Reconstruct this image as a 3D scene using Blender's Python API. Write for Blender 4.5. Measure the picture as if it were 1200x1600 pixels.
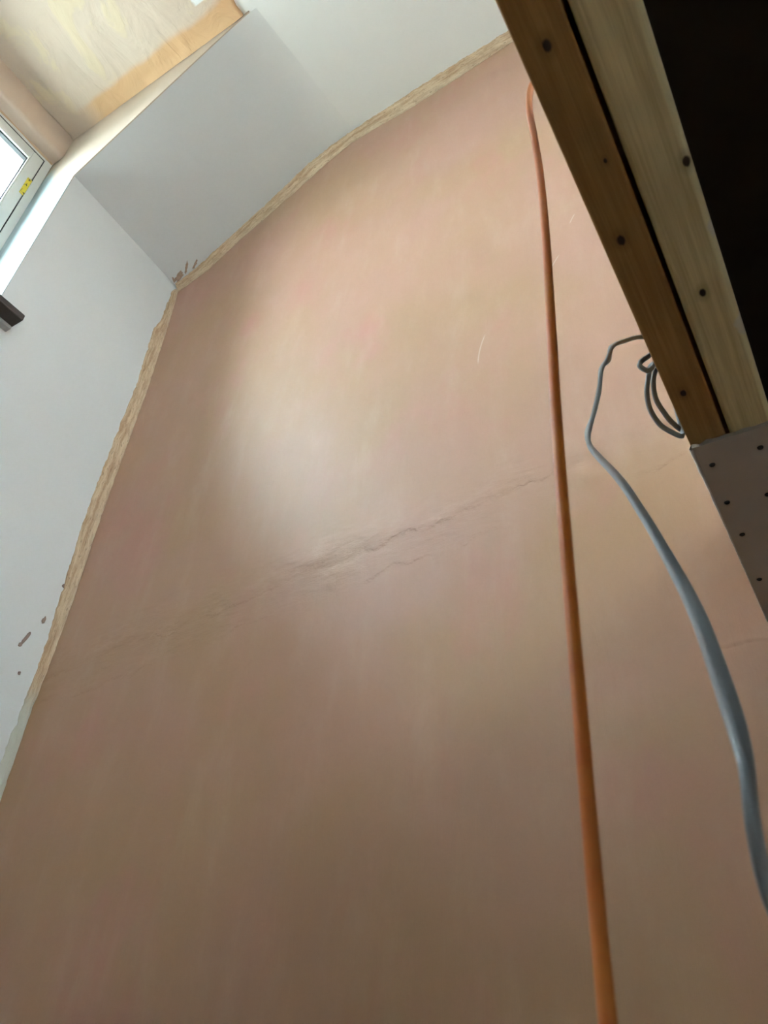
import bpy, bmesh, math, random
from mathutils import Vector, Matrix, noise

S = bpy.context.scene
for o in list(bpy.data.objects):
    bpy.data.objects.remove(o, do_unlink=True)
COL = S.collection
random.seed(4)

# ------------------------------------------------------------------ camera
# x runs along the pink wall (its face is y = 0, the room is y < 0), z is up, floor at z = 0
CAM = Vector((0.0, -1.33, 1.6))
AX = ((0.85098619, 0.52225632, 0.0554152),        # image right
      (-0.28199336, 0.54339074, -0.79069985),     # image down
      (-0.4430601, 0.65724793, 0.60969083))       # forward
cd = bpy.data.cameras.new('camera')
cam = bpy.data.objects.new('camera', cd)
COL.objects.link(cam)
R, D, F = (Vector(a) for a in AX)
cam.matrix_world = Matrix(((R.x, -D.x, -F.x, CAM.x), (R.y, -D.y, -F.y, CAM.y), (R.z, -D.z, -F.z, CAM.z), (0, 0, 0, 1)))
cd.sensor_fit = 'VERTICAL'
cd.sensor_height = 36.0
cd.lens = 1212.54 / 1600 * 36
cd.clip_start = 0.02
cd.dof.use_dof = True
cd.dof.focus_distance = 2.2
cd.dof.aperture_fstop = 13.0
S.camera = cam

# ------------------------------------------------------------------ sky and exposure
w = bpy.data.worlds.new('overcast_sky')
S.world = w
w.use_nodes = True
bg = w.node_tree.nodes['Background']
bg.inputs[0].default_value = (0.87, 0.945, 1.0, 1)
bg.inputs[1].default_value = 24.0
S.view_settings.view_transform = 'Standard'
S.view_settings.look = 'None'
S.view_settings.exposure = 1.0
S.view_settings.gamma = 1.0
S.view_settings.use_curve_mapping = False

# ------------------------------------------------------------------ node helpers
class NT:
    def __init__(self, name):
        self.m = bpy.data.materials.new(name)
        self.m.use_nodes = True
        self.t = self.m.node_tree
        self.b = self.t.nodes['Principled BSDF']
        g = self.t.nodes.new('ShaderNodeNewGeometry')
        self.pos = g.outputs['Position']
        sx = self.t.nodes.new('ShaderNodeSeparateXYZ')
        self.t.links.new(self.pos, sx.inputs[0])
        self.x, self.y, self.z = sx.outputs

    def put(self, sock, v):
        if isinstance(v, bpy.types.NodeSocket):
            self.t.links.new(v, sock)
        elif v is not None:
            if isinstance(v, (tuple, list)) and len(v) == 3 and sock.type == 'RGBA':
                v = (*v, 1)
            sock.default_value = v

    def math(self, op, a, b=None, c=None, clamp=False):
        n = self.t.nodes.new('ShaderNodeMath')
        n.operation = op
        n.use_clamp = clamp
        for i, v in enumerate((a, b, c)):
            self.put(n.inputs[i], v)
        return n.outputs[0]

    def noise(self, scale, stretch=(1, 1, 1), detail=3, rough=0.5, offset=(0, 0, 0), dist=0.0):
        mp = self.t.nodes.new('ShaderNodeMapping')
        mp.inputs['Scale'].default_value = stretch
        mp.inputs['Location'].default_value = offset
        self.t.links.new(self.pos, mp.inputs[0])
        n = self.t.nodes.new('ShaderNodeTexNoise')
        n.inputs['Scale'].default_value = scale
        n.inputs['Detail'].default_value = detail
        n.inputs['Roughness'].default_value = rough
        n.inputs['Distortion'].default_value = dist
        self.t.links.new(mp.outputs[0], n.inputs['Vector'])
        return n.outputs['Fac']

    def ramp(self, v, lo, hi, smooth=True):
        n = self.t.nodes.new('ShaderNodeMapRange')
        n.interpolation_type = 'SMOOTHSTEP' if smooth else 'LINEAR'
        self.put(n.inputs['Value'], v)
        self.put(n.inputs['From Min'], lo)
        self.put(n.inputs['From Max'], hi)
        return n.outputs[0]

    def mix(self, f, a, b, mode='MIX'):
        n = self.t.nodes.new('ShaderNodeMix')
        n.data_type = 'RGBA'
        n.blend_type = mode
        self.put(n.inputs[0], f)
        self.put(n.inputs[6], a)
        self.put(n.inputs[7], b)
        return n.outputs[2]

    def near(self, p, sc=(1, 1, 1)):
        """distance from a point, per-axis scaled"""
        n = self.t.nodes.new('ShaderNodeVectorMath')
        n.operation = 'SUBTRACT'
        self.t.links.new(self.pos, n.inputs[0])
        n.inputs[1].default_value = p
        m = self.t.nodes.new('ShaderNodeVectorMath')
        m.operation = 'MULTIPLY'
        self.t.links.new(n.outputs[0], m.inputs[0])
        m.inputs[1].default_value = sc
        l = self.t.nodes.new('ShaderNodeVectorMath')
        l.operation = 'LENGTH'
        self.t.links.new(m.outputs[0], l.inputs[0])
        return l.outputs['Value']

    def bump(self, h, strength, dist):
        n = self.t.nodes.new('ShaderNodeBump')
        n.inputs['Strength'].default_value = strength
        n.inputs['Distance'].default_value = dist
        self.t.links.new(h, n.inputs['Height'])
        self.t.links.new(n.outputs[0], self.b.inputs['Normal'])

    def done(self, col=None, rough=None, spec=None, metal=None):
        self.put(self.b.inputs['Base Color'], col)
        self.put(self.b.inputs['Roughness'], rough)
        self.put(self.b.inputs['Specular IOR Level'], spec)
        self.put(self.b.inputs['Metallic'], metal)
        return self.m


def plain(name, col, rough=0.6, spec=0.5, metal=0.0, grain=0.0, gscale=40):
    n = NT(name)
    c = col
    if grain:
        f = n.noise(gscale, detail=4)
        c = n.mix(f, tuple(v * (1 - grain) for v in col), tuple(min(1, v * (1 + grain)) for v in col))
    return n.done(c, rough, spec, metal)


# ------------------------------------------------------------------ materials
def mat_pink_plaster():
    n = NT('pink_plaster')
    big = n.noise(1.6, detail=3, rough=0.55)
    pat = n.noise(3.1, stretch=(1, 1, 0.7), detail=4, rough=0.6, offset=(3, 0, 7))
    col = n.mix(n.ramp(big, 0.35, 0.68), (0.425, 0.254, 0.150), (0.455, 0.255, 0.188))
    col = n.mix(n.ramp(pat, 0.5, 0.75), col, (0.47, 0.230, 0.175))
    fade = n.noise(6, stretch=(1.6, 1, .5), detail=5, rough=0.65, offset=(9, 2, 1))
    col = n.mix(n.math('MULTIPLY', n.ramp(fade, 0.45, 0.8), 0.22), col, (0.56, 0.42, 0.32))
    # trowel streaks, mostly upright
    st = n.noise(16, stretch=(2.6, 1, 0.35), detail=6, rough=0.7, dist=0.6)
    col = n.mix(n.math('MULTIPLY', n.ramp(st, 0.6, 0.74), 0.16), col, (0.36, 0.27, 0.20))
    # the joint between the two plaster lifts: a rough ridge climbing to the right
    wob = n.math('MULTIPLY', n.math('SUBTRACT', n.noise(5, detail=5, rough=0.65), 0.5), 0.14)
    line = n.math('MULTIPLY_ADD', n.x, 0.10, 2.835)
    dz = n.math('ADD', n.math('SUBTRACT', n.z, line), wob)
    step = n.ramp(dz, -0.03, 0.02)
    band = n.math('MULTIPLY', n.ramp(dz, -0.16, -0.02), n.ramp(dz, 0.10, 0.0))
    bits = n.noise(11, stretch=(.7, 1, 2.2), detail=7, rough=0.72)
    h = n.math('MULTIPLY', step, 0.35)
    h = n.math('ADD', h, n.math('MULTIPLY', n.math('MULTIPLY', bits, band), 0.7))
    frag = n.ramp(n.noise(4.5, stretch=(1, 1, 2), detail=3, offset=(7, 0, 2)), 0.42, 0.58)
    wob3 = n.math('MULTIPLY', n.math('SUBTRACT', n.noise(9, detail=5, rough=.65, offset=(4, 1, 1)), 0.5), 0.10)
    for lift, amp in ((-0.015, 1.0), (-0.105, 0.7)):
        e = n.ramp(n.math('ADD', n.math('SUBTRACT', n.math('SUBTRACT', n.z, line), lift), n.math('ADD', wob3, n.math('MULTIPLY', wob, .6))), -0.010, 0.006)
        up = n.math('SUBTRACT', n.math('SUBTRACT', n.z, line), lift)
        e = n.math('MULTIPLY', e, n.ramp(up, 0.20, 0.02))
        h = n.math('ADD', h, n.math('MULTIPLY', n.math('MULTIPLY', e, frag), amp * 0.40))
    wob2 = n.math('MULTIPLY', n.math('SUBTRACT', n.noise(7, detail=4, offset=(5, 5, 5)), 0.5), 0.05)
    low = n.ramp(n.math('ADD', n.math('SUBTRACT', n.z, 2.275), wob2), -0.005, 0.005)
    low = n.math('MULTIPLY', low, n.ramp(n.x, -0.24, -0.14))
    h = n.math('ADD', h, n.math('MULTIPLY', low, 0.25))
    h = n.math('ADD', h, n.math('MULTIPLY', n.noise(2.2, detail=2), 2.2))
    h = n.math('ADD', h, n.math('MULTIPLY', st, 0.22))
    n.bump(h, 0.65, 0.006)
    rgh = n.math('MULTIPLY_ADD', n.noise(9, stretch=(2, 1, .6), detail=4), 0.12, 0.45)
    # colour turns browner below the ridge
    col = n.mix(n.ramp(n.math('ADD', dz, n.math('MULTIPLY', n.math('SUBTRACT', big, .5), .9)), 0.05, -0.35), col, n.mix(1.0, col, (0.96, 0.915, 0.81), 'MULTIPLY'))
    # a few pale scratches
    for (px, pz, L, tilt) in ((-0.61, 3.31, 0.062, 0.22), (-0.37, 3.55, 0.03, 0.6), (-0.30, 3.72, 0.02, 0.5)):
        ux = n.math('SUBTRACT', n.x, px)
        uz = n.math('SUBTRACT', n.z, pz)
        bow = n.math('MULTIPLY', n.math('MULTIPLY', uz, uz), 1.8)
        off = n.math('ABSOLUTE', n.math('SUBTRACT', n.math('SUBTRACT', ux, n.math('MULTIPLY', uz, tilt)), bow))
        msk = n.math('MULTIPLY', n.ramp(off, 0.0035, 0.001), n.ramp(n.math('ABSOLUTE', uz), L, L * 0.6))
        col = n.mix(n.math('MULTIPLY', msk, 0.28), col, (0.75, 0.66, 0.58))
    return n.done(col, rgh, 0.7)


def mat_white_paint(name='white_paint', base=(0.72, 0.73, 0.725), crease_light=None):
    n = NT(name)
    f = n.noise(3, detail=4)
    col = n.mix(f, tuple(v * 0.97 for v in base), tuple(min(1, v * 1.03) for v in base))
    col = n.mix(n.math('MULTIPLY', n.ramp(n.noise(26, detail=5, rough=.7), 0.66, 0.76), 0.10), col, (0.45, 0.40, 0.34))
    if crease_light:
        # soft shading at the crease, painted as a blend to the lighter ceiling colour
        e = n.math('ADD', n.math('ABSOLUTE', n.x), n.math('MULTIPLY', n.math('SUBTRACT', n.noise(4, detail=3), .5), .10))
        col = n.mix(n.ramp(e, 1.46, 1.14), col, crease_light)
    n.bump(n.noise(5, detail=4), 0.15, 0.006)
    return n.done(col, 0.62, 0.35)


def mat_seam():
    n = NT('raw_plaster_seam')
    uv = n.t.nodes.new('ShaderNodeUVMap')
    old, n.pos = n.pos, uv.outputs[0]
    a = n.noise(30, stretch=(.35, .5, 1), detail=6, rough=0.7)
    along = n.noise(40, stretch=(.14, .12, 1), detail=5, rough=0.7)
    su = n.t.nodes.new('ShaderNodeSeparateXYZ')
    n.t.links.new(uv.outputs[0], su.inputs[0])
    pits = n.noise(24, stretch=(1, .5, 1), detail=6, rough=0.75, offset=(3, 3, 0))
    n.pos = old
    col = n.mix(n.ramp(along, 0.32, 0.68), (0.48, 0.30, 0.18), (0.74, 0.57, 0.39))
    col = n.mix(n.math('MULTIPLY', n.ramp(su.outputs[1], .45, .95), 0.35), col, (0.80, 0.68, 0.52))
    col = n.mix(n.math('MULTIPLY', n.ramp(pits, 0.56, 0.64), 0.75), col, (0.24, 0.14, 0.09))
    # below the deck the seam has been painted over
    low = n.ramp(n.math('ADD', n.z, n.math('MULTIPLY', a, 0.12)), 2.66, 2.54)
    col = n.mix(n.math('MULTIPLY', low, 0.9), col, (0.68, 0.69, 0.60))
    n.bump(n.math('ADD', along, n.math('MULTIPLY', pits, -.8)), 0.8, 0.006)
    return n.done(col, 0.85, 0.2)


def mat_dormer_plaster(orange=True):
    n = NT('dormer_ceiling_plaster')
    f = n.noise(3.5, detail=4)
    col = n.mix(f, (0.62, 0.49, 0.385), (0.68, 0.575, 0.475))
    ridg = n.noise(4.5, stretch=(1.5, .8, 1), detail=4, rough=0.55, dist=1.4)
    col = n.mix(n.math('MULTIPLY', n.ramp(ridg, 0.55, 0.66), 0.6), col, (0.72, 0.60, 0.40))
    # the damp, still orange band where it turns down into the cheek
    wv = n.math('MULTIPLY', n.math('SUBTRACT', n.noise(6, detail=3, offset=(1, 4, 2)), .5), 0.05)
    b = n.ramp(n.math('ADD', n.y, wv), -0.745, -0.715)
    b = n.math('MULTIPLY', b, n.ramp(n.x, -2.30, -2.12))
    col = n.mix(n.math('MULTIPLY', b, 0.85), col, (0.64, 0.38, 0.18))
    # a stroke of white paint at the room end
    pw = n.math('ADD', n.x, n.math('MULTIPLY', n.noise(16, detail=3), 0.04))
    pm = n.math('MULTIPLY', n.ramp(pw, -1.475, -1.46), n.ramp(n.y, -0.765, -0.772))
    col = n.mix(pm, col, (0.84, 0.86, 0.85))
    n.bump(ridg, 0.7, 0.014)
    return n.done(col, 0.7, 0.3)


def mat_cheek():
    n = NT('cheek_plaster_and_paint')
    f = n.noise(4, detail=4)
    raw = n.mix(f, (0.56, 0.455, 0.365), (0.61, 0.52, 0.43))
    br = n.noise(5, stretch=(6, 1, .6), detail=4, rough=.6)
    lim = n.math('ADD', n.z, n.math('MULTIPLY', n.math('SUBTRACT', br, .5), 0.7))
    lim = n.math('ADD', lim, n.math('MULTIPLY', n.x, 0.9))
    pm = n.ramp(lim, 4.66 - 0.9 * 2.24 + .06, 4.66 - 0.9 * 2.24)
    streak = n.ramp(n.noise(14, stretch=(4, 1, .25), detail=4), 0.35, 0.65)
    paint = n.mix(streak, (0.40, 0.50, 0.53), (0.47, 0.57, 0.59))
    n.bump(n.noise(9, stretch=(3, 1, .5), detail=4), 0.3, 0.006)
    return n.done(n.mix(pm, raw, paint), 0.55, 0.4)


def mat_lintel():
    n = NT('lintel_plaster')
    col = n.mix(n.noise(6, detail=4), (0.60, 0.45, 0.36), (0.69, 0.54, 0.43))
    n.bump(n.noise(8, detail=4), 0.5, 0.01)
    return n.done(col, 0.7, 0.3)


def mat_timber(name, dark, light, knots, chips=()):
    n = NT(name)
    g = n.noise(9, stretch=(9, .35, 9), detail=5, rough=0.6, dist=0.5)
    fine = n.noise(60, stretch=(6, .12, 6), detail=4, rough=0.7)
    blot = n.noise(5, stretch=(1.5, 1, 1), detail=3)
    v = n.math('ADD', n.math('MULTIPLY', g, 0.62), n.math('MULTIPLY', fine, 0.38))
    col = n.mix(n.ramp(v, 0.36, 0.64), dark, light)
    col = n.mix(n.math('MULTIPLY', n.ramp(blot, .45, .7), 0.35), col, tuple(c * .62 for c in dark))
    if chips:
        edge = n.ramp(n.math('ADD', n.x, n.math('MULTIPLY', n.math('SUBTRACT', g, .5), .006)), .0085, .0125)  # pale band: the highlight on the rounded edge put into the colour
        col = n.mix(n.math('MULTIPLY', edge, .7), col, (0.86, 0.78, 0.48))
    for (kx, ky, r) in knots:
        d = n.near((kx, ky, 2.302), (1, .62, 0.2))
        d = n.math('ADD', d, n.math('MULTIPLY', n.math('SUBTRACT', fine, .5), r * 0.5))
        col = n.mix(n.math('MULTIPLY', n.ramp(d, r * 2.6, r * 1.1), 0.4), col, tuple(c * .55 for c in dark))
        col = n.mix(n.ramp(d, r * 1.05, r * 0.6), col, (0.028, 0.016, 0.009))
    for (kx, ky, r) in chips:
        d = n.near((kx, ky, 2.305), (1, .45, 0.6))
        d = n.math('ADD', d, n.math('MULTIPLY', n.math('SUBTRACT', n.noise(90, detail=3), .5), r * 1.2))
        col = n.mix(n.ramp(d, r, r * 0.5), col, (0.72, 0.66, 0.52))
    n.bump(v, 0.3, 0.003)
    return n.done(col, 0.7, 0.25)


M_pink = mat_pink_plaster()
M_white = mat_white_paint()
M_slope = mat_white_paint('slope_white_shaded', (0.72, 0.735, 0.74), crease_light=(0.90, 0.91, 0.88))  # darker than the ceiling: the slope's shade is put into its colour
M_ceil = mat_white_paint('ceiling_paint', (0.90, 0.91, 0.88))
M_seam = mat_seam()
M_dorm = mat_dormer_plaster()
M_cheek = mat_cheek()
M_lint = mat_lintel()
M_upvc = plain('white_upvc', (0.78, 0.78, 0.74), 0.35, 0.5, grain=0.03, gscale=30)
M_gap = plain('black_gasket', (0.03, 0.03, 0.035), 0.7, 0.2, grain=.2)
M_spacer = plain('aluminium_spacer', (0.06, 0.065, 0.07), 0.5, 0.4, 0.0, grain=.15, gscale=90)
M_sill = plain('dark_stained_sill', (0.052, 0.040, 0.036), 0.55, 0.4, grain=.35, gscale=18)
M_filler = plain('grey_filler', (0.36, 0.36, 0.35), 0.6, 0.3, grain=.2)
M_j1 = mat_timber('red_brown_pine', (0.31, 0.165, 0.055), (0.45, 0.265, 0.095),
                  [(-0.0605, -1.048, .0042), (-0.0655, -0.843, .0046), (-0.067, -0.606, .0040), (-.052, -.93, .002)])
M_j2 = mat_timber('olive_pine', (0.58, 0.46, 0.24), (0.80, 0.67, 0.38),
                  [(-0.0115, -0.741, .0040), (0.0115, -0.893, .0042)],
                  [(0.0155, -0.811, .006), (0.0155, -0.678, .009)])
M_deck = plain('deck_underside_shade', (0.026, 0.020, 0.012), 0.9, 0.1, grain=.35, gscale=12)  # near-black: the unlit depth between joists is put into the colour
M_board = plain('grey_board_paper', (0.47, 0.415, 0.36), 0.8, 0.2, grain=.10, gscale=8)
M_core = plain('gypsum_core', (0.70, 0.68, 0.64), 0.9, 0.1, grain=.08)
M_screw = plain('black_screw', (0.008, 0.008, 0.008), 0.5, 0.3, grain=.2, gscale=300)
M_floor = plain('dusty_floor', (0.30, 0.185, 0.09), 0.85, 0.2, grain=.2, gscale=3)
M_top = plain('pale_bounce_floor', (0.68, 0.63, 0.55), 0.6, 0.4, grain=.1, gscale=6)  # for the unseen loft floor layer, pale to bounce light upward
M_ground = plain('garden_ground', (0.30, 0.30, 0.28), 0.95, 0.1, grain=.3, gscale=1)
M_dab = plain('pinkish_dab', (0.46, 0.33, 0.25), 0.9, 0.1, grain=.35, gscale=70)
M_smear = plain('brown_smear', (0.30, 0.22, 0.19), 0.85, 0.1, grain=.3, gscale=60)


def mat_glass():
    m = bpy.data.materials.new('window_glass')
    m.use_nodes = True
    t = m.node_tree
    t.nodes.remove(t.nodes['Principled BSDF'])
    tr = t.nodes.new('ShaderNodeBsdfTransparent')
    tr.inputs[0].default_value = (0.94, 0.97, 0.97, 1)
    gl = t.nodes.new('ShaderNodeBsdfGlossy')
    gl.inputs['Roughness'].default_value = 0.02
    lw = t.nodes.new('ShaderNodeLayerWeight')
    lw.inputs['Blend'].default_value = 0.12
    mx = t.nodes.new('ShaderNodeMixShader')
    t.links.new(lw.outputs['Fresnel'], mx.inputs[0])
    t.links.new(tr.outputs[0], mx.inputs[1])
    t.links.new(gl.outputs[0], mx.inputs[2])
    t.links.new(mx.outputs[0], t.nodes['Material Output'].inputs[0])
    return m


M_glass = mat_glass()


def mat_sticker():
    n = NT('yellow_sticker')
    col = n.mix(n.noise(30, detail=2), (0.80, 0.58, 0.03), (0.72, 0.62, 0.08))
    k = n.ramp(n.noise(70, stretch=(1, 1.6, .8), detail=2, offset=(2, 1, 3)), 0.60, 0.64)
    return n.done(n.mix(k, col, (0.06, 0.05, 0.01)), 0.4, 0.5)


M_stick = mat_sticker()


def mat_orange():
    n = NT('orange_rubber')
    f = n.noise(14, stretch=(.3, .3, 1), detail=4, rough=.7)
    col = n.mix(n.ramp(f, .35, .7), (0.46, 0.105, 0.012), (0.52, 0.16, 0.022))
    col = n.mix(n.math('MULTIPLY', n.ramp(n.z, 2.20, 2.40), 0.5), col, (0.50, 0.17, 0.085))
    return n.done(col, 0.5, 0.4)


M_orange = mat_orange()
M_grey = plain('grey_pvc', (0.225, 0.248, 0.265), 0.38, 0.5, grain=.12, gscale=30)


# ------------------------------------------------------------------ mesh helpers
def link(name, me, mat, parent=None, **props):
    o = bpy.data.objects.new(name, me)
    COL.objects.link(o)
    for m in (mat if isinstance(mat, (list, tuple)) else [mat]):
        me.materials.append(m)
    if parent is not None:
        o.parent = parent
        o.matrix_parent_inverse = parent.matrix_world.inverted()
    for k, v in props.items():
        o[k] = v
    return o


def from_bm(name, bm, mat, parent=None, smooth=False, **props):
    bmesh.ops.recalc_face_normals(bm, faces=bm.faces)
    me = bpy.data.meshes.new(name)
    bm.to_mesh(me)
    bm.free()
    if smooth:
        for p in me.polygons:
            p.use_smooth = True
    return link(name, me, mat, parent, **props)


def add_box(bm, x0, x1, y0, y1, z0, z1, bevel=0.0, seg=2):
    vs = [bm.verts.new((x, y, z)) for x in (x0, x1) for y in (y0, y1) for z in (z0, z1)]
    fs = [(0, 1, 3, 2), (4, 6, 7, 5), (0, 4, 5, 1), (2, 3, 7, 6), (0, 2, 6, 4), (1, 5, 7, 3)]
    faces = [bm.faces.new([vs[i] for i in f]) for f in fs]
    if bevel:
        es = list({e for f in faces for e in f.edges})
        bmesh.ops.bevel(bm, geom=es, offset=bevel, segments=seg, affect='EDGES', profile=0.5)


def box(name, x0, x1, y0, y1, z0, z1, mat, parent=None, bevel=0.0, seg=2, **props):
    bm = bmesh.new()
    add_box(bm, x0, x1, y0, y1, z0, z1, bevel, seg)
    return from_bm(name, bm, mat, parent, **props)


def hull_prism(name, ring_a, ring_b, mat, parent=None, **props):
    """solid between two matching outlines"""
    bm = bmesh.new()
    a = [bm.verts.new(p) for p in ring_a]
    b = [bm.verts.new(p) for p in ring_b]
    n = len(a)
    bm.faces.new(a)
    bm.faces.new(b[::-1])
    for i in range(n):
        bm.faces.new([a[i], b[i], b[(i + 1) % n], a[(i + 1) % n]])
    return from_bm(name, bm, mat, parent, **props)


def ring_frame(name, x0, x1, y0, y1, z0, z1, wid, mat, parent=None, bevel=0.0):
    bm = bmesh.new()
    for a in ((y0, y0 + wid, z0, z1), (y1 - wid, y1, z0, z1), (y0 + wid, y1 - wid, z0, z0 + wid), (y0 + wid, y1 - wid, z1 - wid, z1)):
        add_box(bm, x0, x1, *a, bevel=bevel)
    return from_bm(name, bm, mat, parent)


def spline(pts, per):
    """Catmull-Rom through the points"""
    P = [Vector(p) for p in pts]
    P = [P[0] * 2 - P[1]] + P + [P[-1] * 2 - P[-2]]
    out = []
    for i in range(1, len(P) - 2):
        a, b, c, d = P[i - 1:i + 3]
        for k in range(per):
            t = k / per
            out.append(0.5 * ((2 * b) + (c - a) * t + (2 * a - 5 * b + 4 * c - d) * t * t + (3 * b - a - 3 * c + d) * t ** 3))
    out.append(P[-2].copy())
    return out


def sweep(name, pts, ra, rb, mat, wide=None, per=8, sides=12, parent=None, **props):
    """cable of elliptical section ra x rb; wide(t) gives the direction of the long axis"""
    path = spline(pts, per)
    bm = bmesh.new()
    rings = []
    n = len(path)
    up = Vector((0, 1, 0))
    for i, p in enumerate(path):
        tg = (path[min(i + 1, n - 1)] - path[max(i - 1, 0)]).normalized()
        ax = wide(i / (n - 1)) if wide else up
        u = ax - tg * ax.dot(tg)
        if u.length < 1e-4:
            u = tg.orthogonal()
        u.normalize()
        up = u
        v = tg.cross(u)
        ring = []
        for k in range(sides):
            a = 2 * math.pi * k / sides
            c, s_ = math.cos(a), math.sin(a)
            # superellipse keeps the flat cable flat-sided
            e = 0.7 if ra != rb else 1.0
            ring.append(bm.verts.new(p + u * ra * math.copysign(abs(c) ** e, c) + v * rb * math.copysign(abs(s_) ** e, s_)))
        rings.append(ring)
    for a, b in zip(rings, rings[1:]):
        for k in range(sides):
            bm.faces.new([a[k], a[(k + 1) % sides], b[(k + 1) % sides], b[k]])
    bm.faces.new(rings[0][::-1])
    bm.faces.new(rings[-1])
    return from_bm(name, bm, mat, parent, smooth=True, **props)


def lerp_poly(poly, n):
    P = [Vector(p) for p in poly]
    L = [0]
    for a, b in zip(P, P[1:]):
        L.append(L[-1] + (b - a).length)
    out = []
    j = 0
    for i in range(n):
        d = L[-1] * i / (n - 1)
        while j < len(P) - 2 and L[j + 1] < d:
            j += 1
        t = (d - L[j]) / max(1e-9, L[j + 1] - L[j])
        out.append(P[j].lerp(P[j + 1], min(1, t)))
    return out


ST = dict(kind='structure')
XL = -2.151            # face of the window wall
ZD = 5.149             # flat ceiling
YC = -0.64             # dormer cheek / window reveal
YW = -1.86             # far side of the window opening
RY0, RY1, RZ0, RZ1 = -1.8, -0.95, 3.45, 4.55            # unseen opening added across the loft for fill light
LZ0 = 3.35                                             # sill of an unseen window added along the same wall for light
GY0, GY1, GZ0, GZ1 = -3.2, -2.3, 0.9, 1.65              # unseen small window added under the deck for light from below
SHADE_Y = -1.75                                           # edge of an unseen landing added behind the camera to shade the lower wall
# ------------------------------------------------------------------ room shell
box('floor', -2.45, 2.6, -4.2, 0.0, -0.15, 0.0, M_floor, **ST)
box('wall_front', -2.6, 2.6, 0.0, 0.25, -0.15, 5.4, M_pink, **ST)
box('wall_back', -2.6, 2.6, -4.45, -4.2, -0.15, 5.4, M_white, **ST)
box('ground', -45, 45, -45, 45, -0.4, -0.2, M_ground, **ST)
# the wall across the loft; its unseen openings are added to let in fill light
bm = bmesh.new()
for a in ((-4.2, 0.0, 0.0, GZ0), (-4.2, GY0, GZ0, GZ1), (GY1, 0.0, GZ0, GZ1), (-4.2, 0.0, GZ1, RZ0), (-4.2, 0.0, RZ1, 4.63), (-4.2, RY0, RZ0, RZ1), (RY1, 0.0, RZ0, RZ1)):
    add_box(bm, 2.151, 2.6, *a)
from_bm('wall_right', bm, M_white, **ST)
box('ceiling', -2.75, 2.6, -4.2, 0.0, ZD, 5.4, M_ceil, **ST)
# window wall: plain length beside the plastered wall, apron under the window, length beyond it
bm = bmesh.new()
add_box(bm, -2.6, XL, YW, 0.0, 0.0, 3.70)
ra = [bm.verts.new(p) for p in ((XL, 0, 3.70), (XL - .003, 0, 4.613), (-2.6, 0, 4.613), (-2.6, 0, 3.70))]
rb = [bm.verts.new(p) for p in ((XL, -.6485, 3.70), (XL, -.634, 4.628), (-2.6, -.634, 4.628), (-2.6, -.6485, 3.70))]
bm.faces.new(ra)
bm.faces.new(rb[::-1])
for i in range(4):
    bm.faces.new([ra[i], rb[i], rb[(i + 1) % 4], ra[(i + 1) % 4]])
from_bm('wall_left', bm, M_white, **ST)
bm = bmesh.new()
for a in ((-2.4, YW, 0.0, 4.62), (-4.2, -2.4, 0.0, LZ0), (-4.2, -3.15, LZ0, 4.62), (-3.15, -2.4, 4.58, 4.62)):
    add_box(bm, -2.6, XL, *a)
from_bm('wall_left.001', bm, M_white, **ST)


def ease(ex, ez, cx, cz):
    p0 = Vector((cx + (ex - cx) * 0.20, cz + (ez - cz) * 0.20))
    p1 = Vector((cx, cz))
    p2 = Vector((cx + math.copysign(0.05, cx - ex), cz))
    return [p0 * (1 - k / 8) ** 2 + p1 * 2 * (k / 8) * (1 - k / 8) + p2 * (k / 8) ** 2 for k in range(9)]


def slope(name, ya, yb, ea, eb, ca, cb, mat):
    """solid coombe between two cross-sections; the crease with the flat ceiling is eased"""
    def ring(y, e, c):
        ex, ez = e
        cx, cz = c
        pts = [(ex, y, ez)]
        q = ease(ex, ez, cx, cz)
        pts += [(p.x, y, p.y - (0.0005 if k == 8 else 0)) for k, p in enumerate(q)]
        p2 = Vector((q[-1].x, 0, ZD))
        dx = cx - ex
        sx = -1 if dx > 0 else 1
        far = 2.6 * sx
        pts += [(p2.x, y, ZD), (far, y, ZD), (far, y, ez)]
        return pts
    o = hull_prism(name, ring(ya, ea, ca), ring(yb, eb, cb), mat, **ST)
    for p in o.data.polygons:
        p.use_smooth = True
    o.data.set_sharp_from_angle(angle=math.radians(20))
    return o


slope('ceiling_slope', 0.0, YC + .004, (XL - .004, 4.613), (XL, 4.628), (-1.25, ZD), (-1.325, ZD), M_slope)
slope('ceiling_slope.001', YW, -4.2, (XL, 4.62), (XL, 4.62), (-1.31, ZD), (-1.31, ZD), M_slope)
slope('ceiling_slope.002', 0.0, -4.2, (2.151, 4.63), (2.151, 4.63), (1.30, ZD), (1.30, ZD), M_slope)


# dormer cheek and window reveal: one plastered skin, raw above and brushed with paint below
def cheek():
    bm = bmesh.new()
    edge = [(-2.171, 3.70, -0.651), (XL - .001, 3.79, -0.650), (XL, 4.628, -0.6385), (-1.90, 4.786, -.639)]
    edge += [(p.x, p.y, -.6405) for p in ease(XL, 4.628, -1.325, ZD)[:-2]]
    a = [bm.verts.new((x, y - .0, z)) for x, z, y in edge]
    b = [bm.verts.new((x, y + .0045, z)) for x, z, y in edge]
    back = [(edge[-1][0] + .0005, ZD - .001), (-2.60, ZD - .001), (-2.60, 3.70)]
    a += [bm.verts.new((x, -0.6425 if z > 4 else -.651, z)) for x, z in back]
    b += [bm.verts.new((x, -0.6385 if z > 4 else -.6465, z)) for x, z in back]
    n = len(a)
    bm.faces.new(a)
    bm.faces.new(b[::-1])
    for i in range(n):
        bm.faces.new([a[i], b[i], b[(i + 1) % n], a[(i + 1) % n]])
    return from_bm('wall_dormer_cheek', bm, M_cheek, **ST)


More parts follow.
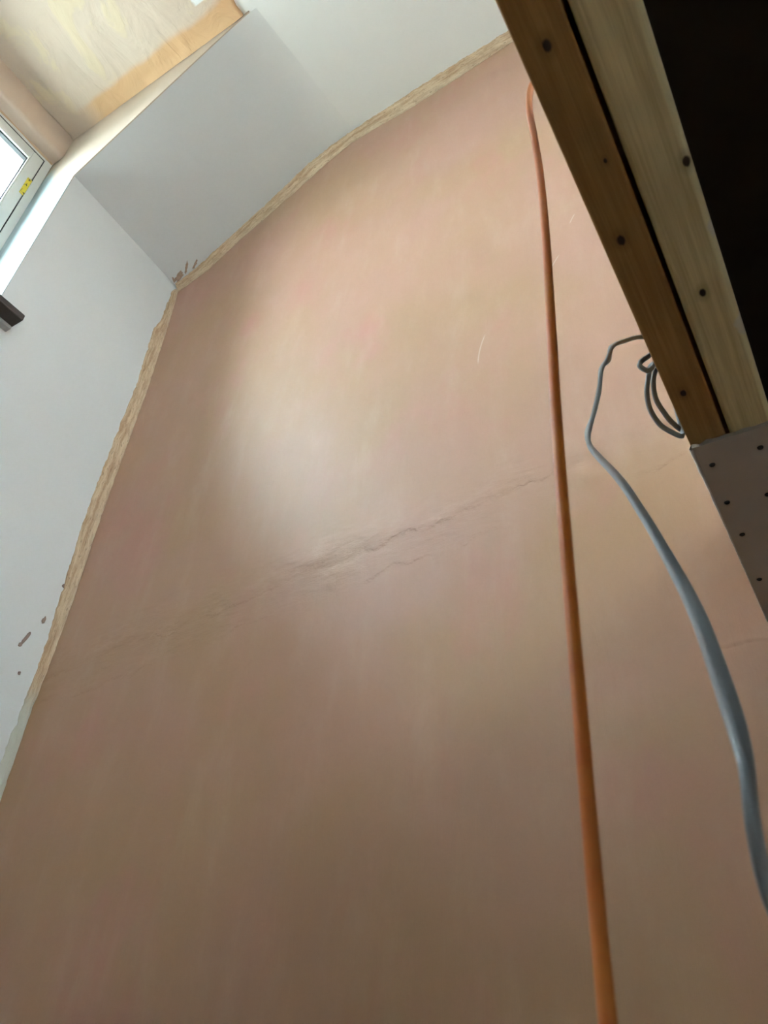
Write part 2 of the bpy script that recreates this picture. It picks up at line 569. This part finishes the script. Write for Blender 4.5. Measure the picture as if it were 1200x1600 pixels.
cheek()
box('wall_dormer_cheek.001', -2.60, -1.34, YW - .004, YW, 4.62, ZD, M_cheek, **ST)


# dormer ceiling: a coat of rough plaster ending in a ragged lip at the flat ceiling
def dormer_ceiling():
    bm = bmesh.new()
    nx, ny = 70, 60
    g = []
    for i in range(nx + 1):
        row = []
        for j in range(ny + 1):
            v = j / ny
            y = YC - 0.003 + (YW - YC + .003) * v
            xe = -1.335 + 0.012 * noise.noise((y * 14, 2, 0)) + 0.006 * noise.noise((y * 50, 2, 0))
            x = -2.372 + (xe + 2.372) * i / nx
            th = 0.007 + 0.004 * noise.noise((x * 3, y * 3, 1)) + 0.003 * noise.noise((x * 9, y * 9, 4))
            cr = noise.noise((x * 7 + 2 * noise.noise((x * 4, y * 4, 9)), y * 5, 7))
            th += 0.004 * max(0, 1 - abs(cr) * 7)
            # cove turning into the cheek
            c = max(0, 1 - (YC - y) / 0.035)
            th += 0.016 * c * c
            row.append(bm.verts.new((x, y, ZD - max(0.002, th))))
        g.append(row)
    for i in range(nx):
        for j in range(ny):
            bm.faces.new([g[i][j], g[i][j + 1], g[i + 1][j + 1], g[i + 1][j]])
    top = [bm.verts.new((v.co.x, v.co.y, ZD)) for v in g[-1]]
    for j in range(ny):
        bm.faces.new([g[-1][j], g[-1][j + 1], top[j + 1], top[j]])
    return from_bm('ceiling_dormer', bm, M_dorm, smooth=True, **ST)


dormer_ceiling()


# plastered lintel over the window with a rounded lower lip
def lintel():
    sec = [(-2.6, ZD - .001), (-2.372, ZD - .001)]
    z0, x0 = 4.972, -2.372
    for k in range(7):
        a = math.pi * 0.5 * k / 6
        sec.append((x0 - 0.018 + 0.018 * math.cos(a), z0 + 0.018 - 0.018 * math.sin(a)))
    sec += [(-2.6, z0)]
    bm = bmesh.new()
    n = 40
    rings = []
    for i in range(n + 1):
        y = YC - .003 + (YW - YC + .003) * i / n
        r = []
        for k, (x, z) in enumerate(sec):
            w_ = 0.006 * noise.noise((y * 7, z * 9, 2)) if 0 < k < len(sec) - 1 else 0
            r.append(bm.verts.new((x + w_, y, z + w_ * (0.8 if k > 1 else 0))))
        rings.append(r)
    m = len(sec)
    for a, b in zip(rings, rings[1:]):
        for k in range(m):
            bm.faces.new([a[k], a[(k + 1) % m], b[(k + 1) % m], b[k]])
    bm.faces.new(rings[0])
    bm.faces.new(rings[-1][::-1])
    return from_bm('wall_lintel', bm, M_lint, smooth=False, **ST)


lintel()


# ------------------------------------------------------------------ raw plaster seams round the pink wall
def seam(name, A, B, inw, n, seed, parent=None):
    """ragged cove from line A (on the painted face) to line B (on the pink wall); inw points into the room"""
    a, b = lerp_poly(A, n), lerp_poly(B, n)
    inw = Vector(inw).normalized()
    m = 9
    bm = bmesh.new()
    g = []
    for i in range(n):
        s = i * 0.13
        row = []
        wa = 0.006 * noise.noise((s * 1.3, seed, 0)) + 0.004 * noise.noise((s * 4.1, seed, 3))
        wb = 0.0035 * noise.noise((s * 1.7, seed, 8)) + 0.002 * noise.noise((s * 5, seed, 5))
        ab = (b[i] - a[i])
        for k in range(m + 1):
            t = k / m
            p = a[i].lerp(b[i], t)
            p = p - ab.normalized() * wa * (1 - t) + ab.normalized() * wb * t
            lift = 0.0065 * (math.sin(math.pi * t) ** 0.7)
            lift *= 0.55 + 0.9 * abs(noise.noise((s * 0.9, t * 6, seed))) + 0.5 * noise.noise((s * 5, t * 9, seed + 2))
            row.append(bm.verts.new(p + inw * (lift + 0.0012)))
        # tuck both edges back to the faces they lie on
        row.insert(0, bm.verts.new(a[i] - ab.normalized() * (wa + 0.0015) - inw * 0.001))
        row.append(bm.verts.new(b[i] + ab.normalized() * (wb + 0.0005) - inw * 0.004))
        g.append(row)
    for r, q in zip(g, g[1:]):
        for k in range(len(r) - 1):
            bm.faces.new([r[k], r[k + 1], q[k + 1], q[k]])
    uvl = bm.loops.layers.uv.new('UVMap')
    for i, r in enumerate(g):
        for k, v in enumerate(r):
            for lp in v.link_loops:
                lp[uvl].uv = (i * 0.012, k / (len(r) - 1) * 1.0)
    return from_bm(name, bm, M_seam, parent, smooth=True, **ST)


LA = [(-2.151, -.020, 4.585), (-2.151, -0.028, 4.548), (-2.151, -0.031, 4.350), (-2.151, -0.050, 4.266), (-2.151, -0.046, 4.138), (-2.151, -0.036, 3.937),
      (-2.151, -0.044, 3.707), (-2.151, -0.050, 3.411), (-2.151, -0.050, 3.188), (-2.151, -0.037, 2.929), (-2.151, -0.027, 2.741),
      (-2.151, -0.025, 2.629), (-2.151, -0.030, 2.499), (-2.151, -0.034, 2.377), (-2.151, -0.034, 2.246), (-2.151, -0.033, 2.094), (-2.151, -.03, 1.2)]
LB = [(-2.149, 0, 4.596), (-2.138, 0, 4.43), (-2.133, 0, 4.329), (-2.128, 0, 4.104), (-2.122, 0, 3.954), (-2.126, 0, 3.709), (-2.133, 0, 3.429), (-2.134, 0, 3.189),
      (-2.127, 0, 2.917), (-2.131, 0, 2.749), (-2.136, 0, 2.625), (-2.146, 0, 2.492), (-2.144, 0, 2.370), (-2.143, 0, 2.245), (-2.140, 0, 2.101), (-2.14, 0, 1.2)]
seam('trim_1', LA, LB, (1, -1, 0), 420, 1.0)
SA = [(-2.145, -0.030, 4.618), (-2.116, -0.024, 4.636), (-2.047, -0.018, 4.677), (-1.852, -0.020, 4.792), (-1.720, -0.021, 4.870), (-1.598, -0.023, 4.942),
      (-1.439, -0.030, 5.036), (-1.300, -0.022, 5.112), (-1.14, -0.020, 5.148), (-1.036, -0.022, 5.148), (-0.757, -0.033, 5.148), (-0.454, -0.037, 5.148), (-0.291, -0.042, 5.148), (0.6, -.04, 5.148)]
SB = [(-2.145, 0, 4.585), (-1.966, 0, 4.640), (-1.803, 0, 4.755), (-1.673, 0, 4.822), (-1.503, 0, 4.915), (-1.357, 0, 5.005), (-1.218, 0, 5.065),
      (-1.074, 0, 5.075), (-0.932, 0, 5.065), (-0.670, 0, 5.090), (-0.432, 0, 5.120), (-0.282, 0, 5.13), (.6, 0, 5.13)]
seam('trim_2', SA, SB, (0.25, -1, -.8), 420, 6.0)

# smears of plaster left on the white wall, each a thin dab
def smear(cy, cz, ly, lz, seed):
    bm = bmesh.new()
    c = Vector((0, ly, lz))
    u = c.normalized()
    v = Vector((0, -u.z, u.y))
    top, rim = [], []
    for k in range(18):
        a = 2 * math.pi * k / 18
        r = 1 + 0.5 * noise.noise((math.cos(a) * 1.5, math.sin(a) * 1.5, seed))
        q = u * math.cos(a) * c.length * r + v * math.sin(a) * 0.006 * r
        top.append(bm.verts.new((XL + 0.002, cy + q.y * .8, cz + q.z * .8)))
        rim.append(bm.verts.new((XL - 0.0005, cy + q.y, cz + q.z)))
    bm.faces.new(top)
    for k in range(18):
        bm.faces.new([rim[k], rim[(k + 1) % 18], top[(k + 1) % 18], top[k]])
    return from_bm('plaster_smear', bm, M_smear, bpy.data.objects['wall_left'])


for s in ((-.0985, 2.712, .010, .030, 1), (-.062, 2.795, .003, .014, 2), (-.110, 2.684, .003, .008, 3), (-.0785, 2.600, .001, .006, 4), (-.037, 2.940, .003, .009, 5)):
    smear(*s)

def slope_dab(c, u, ln, wd, seed):
    """a dab of plaster on the coombe beside the corner"""
    n = Vector((0.5095, -0.017, -0.8603))
    u = (Vector(u) - n * n.dot(Vector(u))).normalized()
    v = n.cross(u)
    bm = bmesh.new()
    top, rim = [], []
    for k in range(24):
        a = 2 * math.pi * k / 24
        r = 1 + 0.7 * noise.noise((math.cos(a) * 2, math.sin(a) * 2, seed)) + .3 * noise.noise((math.cos(a) * 6, math.sin(a) * 6, seed))
        q = u * math.cos(a) * ln * r + v * math.sin(a) * wd * r
        top.append(bm.verts.new(Vector(c) + n * 0.003 + q * .75))
        rim.append(bm.verts.new(Vector(c) - n * 0.0015 + q))
    bm.faces.new(top)
    for k in range(24):
        bm.faces.new([rim[k], rim[(k + 1) % 24], top[(k + 1) % 24], top[k]])
    from_bm('plaster_smear', bm, M_dab, bpy.data.objects['ceiling_slope'])


for d in (((-2.118, -.040, 4.635), (1, -.2, .6), .030, .013, 1), ((-2.072, -.048, 4.663), (1, -.9, .6), .030, .006, 4), ((-2.035, -.034, 4.684), (1, -.5, .6), .022, .005, 7), ((-2.142, -.046, 4.6215), (.3, -1, .2), .014, .006, 9)):
    slope_dab(*d)

# ------------------------------------------------------------------ window
win = bpy.data.objects.new('window_1', None)
COL.objects.link(win)
win.location = (-2.48, -1.25, 3.70)
win['kind'] = 'structure'
bpy.context.view_layer.update()
FX = -2.440
YR, YL, ZT, ZB = -0.679, -1.82, 4.947, 3.775          # opening inside the outer frame
bm = bmesh.new()
for a in ((YR, -0.6435, 3.70, 5.04), (YW, YL, 3.70, 5.04), (YL, YR, ZT, 5.04), (YL, YR, 3.70, ZB), (-1.28, -1.22, ZB, ZT)):
    add_box(bm, FX - .07, FX, *a, bevel=.002)
from_bm('window_frame', bm, M_upvc, win)
for (ya, yb) in ((-1.22, YR), (YL, -1.28)):
    g = .0035
    sa = ring_frame('sash', FX - .062, FX - .001, ya + g, yb - g, ZB + g, ZT - g, 0.052, M_upvc, win, bevel=.003)
    ia, ib, za, zb = ya + g + .052, yb - g - .052, ZB + g + .052, ZT - g - .052
    ring_frame('gasket', FX - .06, FX - .0005, ya, yb, ZB, ZT, g, M_gap, sa)
    ring_frame('glazing_bead', FX - .012, FX - .002, ia, ib, za, zb, .006, M_upvc, sa, bevel=.002)
    ring_frame('spacer_bar', FX - .036, FX - .0165, ia - .002, ib + .002, za - .002, zb + .002, .012, M_spacer, sa)
    box('pane', FX - .016, FX - .0125, ia, ib, za, zb, M_glass, sa)
    box('pane', FX - .040, FX - .0365, ia, ib, za, zb, M_glass, sa)
box('sticker', FX - .001, FX + .0008, -.7015, -.6800, 4.655, 4.772, M_stick, win, label='yellow sticker with black print')
# crumbs of plaster and sealant along the top of the frame
bm = bmesh.new()
prev = None
for i in range(61):
    y = -.646 - i * 0.02
    h = 0.010 + 0.007 * noise.noise((y * 9, 0, 1))
    r = [bm.verts.new(p) for p in ((FX - .001, y, 4.995 - .0), (FX + .004 + h * .3, y, 4.992 - h * .4), (FX + .002, y, 4.976 - h), (FX - .001, y, 4.970 - h))]
    if prev:
        for k in range(3):
            bm.faces.new([prev[k], prev[k + 1], r[k + 1], r[k]])
    prev = r
from_bm('plaster_bead', bm, M_seam, win, smooth=True)

fill_win2 = bpy.data.objects.new('fill_window_2', None)  # unseen window added for fill light from the right
COL.objects.link(fill_win2)
fill_win2.location = (2.5, -1.8, RZ0)
fill_win2['kind'] = 'structure'
bpy.context.view_layer.update()
ring_frame('window_frame', 2.45, 2.52, RY0, RY1, RZ0, RZ1, .07, M_upvc, fill_win2)
box('mullion', 2.455, 2.515, -1.41, -1.34, RZ0 + .07, RZ1 - .07, M_upvc, fill_win2)
box('pane', 2.48, 2.484, RY0 + .07, -1.41, RZ0 + .07, RZ1 - .07, M_glass, fill_win2)
box('pane', 2.48, 2.484, -1.34, RY1 - .07, RZ0 + .07, RZ1 - .07, M_glass, fill_win2)

fill_win4 = bpy.data.objects.new('fill_window_4', None)  # unseen window added to brighten the flat ceiling more than the slope
COL.objects.link(fill_win4)
fill_win4.location = (-2.5, -2.78, LZ0)
fill_win4['kind'] = 'structure'
bpy.context.view_layer.update()
ring_frame('window_frame', -2.52, -2.45, -3.15, -2.4, LZ0, 4.58, .07, M_upvc, fill_win4)
box('pane', -2.49, -2.486, -3.08, -2.47, LZ0 + .07, 4.51, M_glass, fill_win4)

fill_win3 = bpy.data.objects.new('fill_window_3', None)  # unseen window added to light the joists by bounce from the floor
COL.objects.link(fill_win3)
fill_win3.location = (2.5, -2.75, GZ0)
fill_win3['kind'] = 'structure'
bpy.context.view_layer.update()
ring_frame('window_frame', 2.45, 2.52, GY0, GY1, GZ0, GZ1, .06, M_upvc, fill_win3)
box('pane', 2.48, 2.484, GY0 + .06, GY1 - .06, GZ0 + .06, GZ1 - .06, M_glass, fill_win3)

sill = box('trim_3', -2.44, -2.064, YW - .05, -0.577, 3.690, 3.718, M_sill, bevel=.005, kind='structure')
box('filler_strip', XL, -2.120, YW - .05, -0.579, 3.676, 3.690, M_filler, sill, bevel=.004)

# ------------------------------------------------------------------ loft deck, joists and plasterboard
bm = bmesh.new()
add_box(bm, -0.084, 2.151, -4.2, 0.0, 2.503, 2.525)
add_box(bm, XL, -0.084, -4.2, SHADE_Y, 2.28, 2.525)  # unseen landing slab, added to shade the lower wall
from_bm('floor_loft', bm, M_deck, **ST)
box('floor_loft.001', -0.082, 2.151, -4.2, 0.0, 2.525, 2.529, M_top, **ST)  # unseen pale layer added to bounce light onto the ceiling
box('floor_loft.002', XL, -0.082, -4.2, SHADE_Y, 2.525, 2.529, M_top, **ST)


def joist(x0, x1, zb, mat, bev, label):
    bm = bmesh.new()
    add_box(bm, x0, x1, -3.4, -0.001, zb, 2.5025)
    es = [e for e in bm.edges if abs(e.verts[0].co.y - e.verts[1].co.y) > 1]
    bmesh.ops.bevel(bm, geom=es, offset=bev, segments=4, affect='EDGES', profile=0.5)
    return from_bm('floor_joist', bm, mat, label=label, category='joist', group='doubled joists at the loft opening')


j1 = joist(-0.0836, -0.0392, 2.302, M_j1, .0025, 'reddish brown knotty timber joist at the edge of the opening, beside the cables')
j2 = joist(-0.0345, 0.0165, 2.302, M_j2, .006, 'paler olive timber joist with rounded edge, next to the dark void')

K = (2.2925 - 1.6) / (2.3022 - 1.6)


def onb(x, y):
    return x * K, (y + 1.33) * K - 1.33


def plasterboard():
    z0, z1 = 2.2925, 2.3018
    bm = bmesh.new()
    n = 60
    x0, x1 = -0.0822, 2.15
    top, bot = [], []
    for i in range(n + 1):
        t = i / n
        x = x0 + (x1 - x0) * t ** 2.2
        y = -0.5145 + 0.0022 * noise.noise((x * 60, 0, 3)) + .0012 * noise.noise((x * 190, 0, 3))
        top.append(bm.verts.new((x, y + .004 + .004 * noise.noise((x * 90, 4, 1)), z1)))
        bot.append(bm.verts.new((x, y, z0)))
    tb = [bm.verts.new((v.co.x, -0.0005, z1)) for v in (top[0], top[-1])]
    bb = [bm.verts.new((v.co.x, -0.0005, z0)) for v in (bot[0], bot[-1])]
    for i in range(n):
        bm.faces.new([bot[i], bot[i + 1], top[i + 1], top[i]])
    bm.faces.new(bot[::-1] + bb)
    bm.faces.new(top + tb[::-1])
    f = bm.faces.new([bot[0], top[0], tb[0], bb[0]])
    f.material_index = 1
    bm.faces.new([bot[-1], bb[1], tb[1], top[-1]])
    bm.faces.new([bb[0], tb[0], tb[1], bb[1]])
    return from_bm('plasterboard', bm, [M_board, M_core],
                   label='grey plasterboard sheet screwed up under the joists, black screw heads showing', category='plasterboard')


pb = plasterboard()
sm = None
for (x, y) in ((-.068, -.459), (-.007, -.465), (-.069, -.369), (-.067, -.282), (-.017, -.362), (-.069, -.147), (-.012, -.25), (-.012, -.12)):
    x, y = onb(x, y)
    if sm is None:
        bm = bmesh.new()
        prof = ((0.0, -.0004), (.0012, -.0004), (.0016, -.0010), (.0034, -.0014), (.0039, -.0006), (.0040, .0003))
        rings = []
        for r, z in prof[1:]:
            rings.append([bm.verts.new((r * math.cos(a * math.pi / 7), r * math.sin(a * math.pi / 7), z)) for a in range(14)])
        bm.faces.new(rings[0])
        for a, b in zip(rings, rings[1:]):
            for k in range(14):
                bm.faces.new([a[k], a[(k + 1) % 14], b[(k + 1) % 14], b[k]])
        so = from_bm('screw', bm, M_screw, pb)
        sm = so.data
    else:
        so = bpy.data.objects.new('screw', sm)
        COL.objects.link(so)
        so.parent = pb
    so.location = (x, y, 2.2925)

# torn white edge of the board beside the opening, wider at the cut end
bm = bmesh.new()
prev = None
for i in range(70):
    t = i / 69
    y = -0.512 + 0.49 * t
    wd = (0.0030 * (1 - t) ** 3 + 0.0010) * (1 + .45 * noise.noise((y * 40, 0, 0)))
    r = [bm.verts.new(p) for p in ((-0.0815, y, 2.2920), (-0.0822 - wd * .4, y, 2.2914), (-0.0822 - wd, y, 2.2945), (-0.0822, y, 2.301))]
    if prev:
        for k in range(3):
            bm.faces.new([prev[k], prev[k + 1], r[k + 1], r[k]])
    prev = r
from_bm('torn_edge', bm, M_core, pb, smooth=True, label='white torn paper edge')

# ------------------------------------------------------------------ cables
orange = [(-.120, -.975, .012), (-.119, -.975, .5), (-.118, -.974, 1.2), (-.1169, -.9736, 1.55), (-.1189, -.9684, 1.6322), (-.1200, -.9640, 1.6806), (-.1186, -.9640, 1.7593), (-.1178, -.9625, 1.8231),
          (-.1166, -.9620, 1.8925), (-.1166, -.9545, 1.9815), (-.1177, -.9370, 2.1067), (-.1187, -.9200, 2.2356), (-.1201, -.9070, 2.368),
          (-.1222, -.9032, 2.4616), (-.1229, -.9060, 2.5307), (-.1135, -.9092, 2.575), (-.090, -.910, 2.592), (-.055, -.908, 2.572), (-.02, -.90, 2.539), (.06, -.86, 2.5333), (.3, -.8, 2.5333)]
sweep('orange_cable', orange, .0039, .0039, M_orange, per=8, sides=14,
      label='orange round cable hanging straight down from the loft edge', category='cable')


def turning(angles):
    """the flat cable turns over on its way: 0 shows its broad side, 1 its edge, to someone standing below"""
    def wide(t):
        q = t * (len(angles) - 1)
        i = min(int(q), len(angles) - 2)
        k = (angles[i] + (angles[i + 1] - angles[i]) * (q - i)) * math.pi / 2
        return R * math.cos(k) + F * math.sin(k)
    return wide


grey = [((-.02, -.93, .012), 0), ((-.02, -.935, .6), .6), ((-.03, -.945, 1.3), .3), ((-.0400, -.953, 1.60), 0), ((-.0456, -.9590, 1.655), .35), ((-.0480, -.9740, 1.6777), .5),
        ((-.0462, -.9880, 1.697), .62), ((-.0440, -.9860, 1.724), .60), ((-.0497, -.9573, 1.7689), .30), ((-.0633, -.9007, 1.8457), .10), ((-.0848, -.8452, 1.9342), .45),
        ((-.1001, -.8168, 1.9910), .5), ((-.1193, -.7829, 2.0552), .5), ((-.1498, -.7304, 2.1405), .6), ((-.1603, -.7106, 2.1772), .85), ((-.1607, -.7031, 2.2016), 1.1), ((-.1538, -.6957, 2.2314), .8),
        ((-.1460, -.6855, 2.2752), .75), ((-.1402, -.6830, 2.3096), 1.0), ((-.1317, -.6747, 2.3314), .6), ((-.1257, -.6698, 2.3552), 1.2), ((-.1124, -.6436, 2.3857), .95), ((-.1002, -.6237, 2.4059), 1.1), ((-.0845, -.6050, 2.4150), 1.0)]
sweep('grey_cable', [p for p, q in grey], .0049, .0026, M_grey, wide=turning([q for p, q in grey]), per=8, sides=16,
      label='long flat grey cable bowing out from the joist and sweeping down', category='cable')

coil = [(-.0845, -.594, 2.408), (-.0887, -.5976, 2.4026), (-.0955, -.6040, 2.3876), (-.1030, -.6060, 2.3825), (-.1085, -.6080, 2.3755), (-.1075, -.6065, 2.3690), (-.1015, -.6017, 2.3649), (-.0953, -.5968, 2.3724),
        (-.0943, -.5930, 2.3821), (-.1000, -.5900, 2.3812), (-.1040, -.5885, 2.3674), (-.1113, -.5797, 2.3504), (-.1139, -.5653, 2.3330), (-.1082, -.5476, 2.3181), (-.0965, -.5328, 2.3106), (-.0886, -.5249, 2.3086),
        (-.0868, -.5230, 2.318), (-.0866, -.5255, 2.345), (-.0864, -.532, 2.372), (-.0866, -.531, 2.350), (-.0868, -.5265, 2.334),
        (-.0883, -.5227, 2.3222), (-.0956, -.5338, 2.3288), (-.0999, -.5436, 2.3362), (-.1049, -.5610, 2.3513), (-.1015, -.5754, 2.3689), (-.0945, -.5810, 2.3830), (-.0870, -.583, 2.395)]
sweep('grey_cable', coil, .0034, .0023, M_grey, wide=lambda t: Vector((.5, -.2, .84)), per=8, sides=12,
      label='short grey cable tail curled into a small ring and loops beside the joist', category='cable')
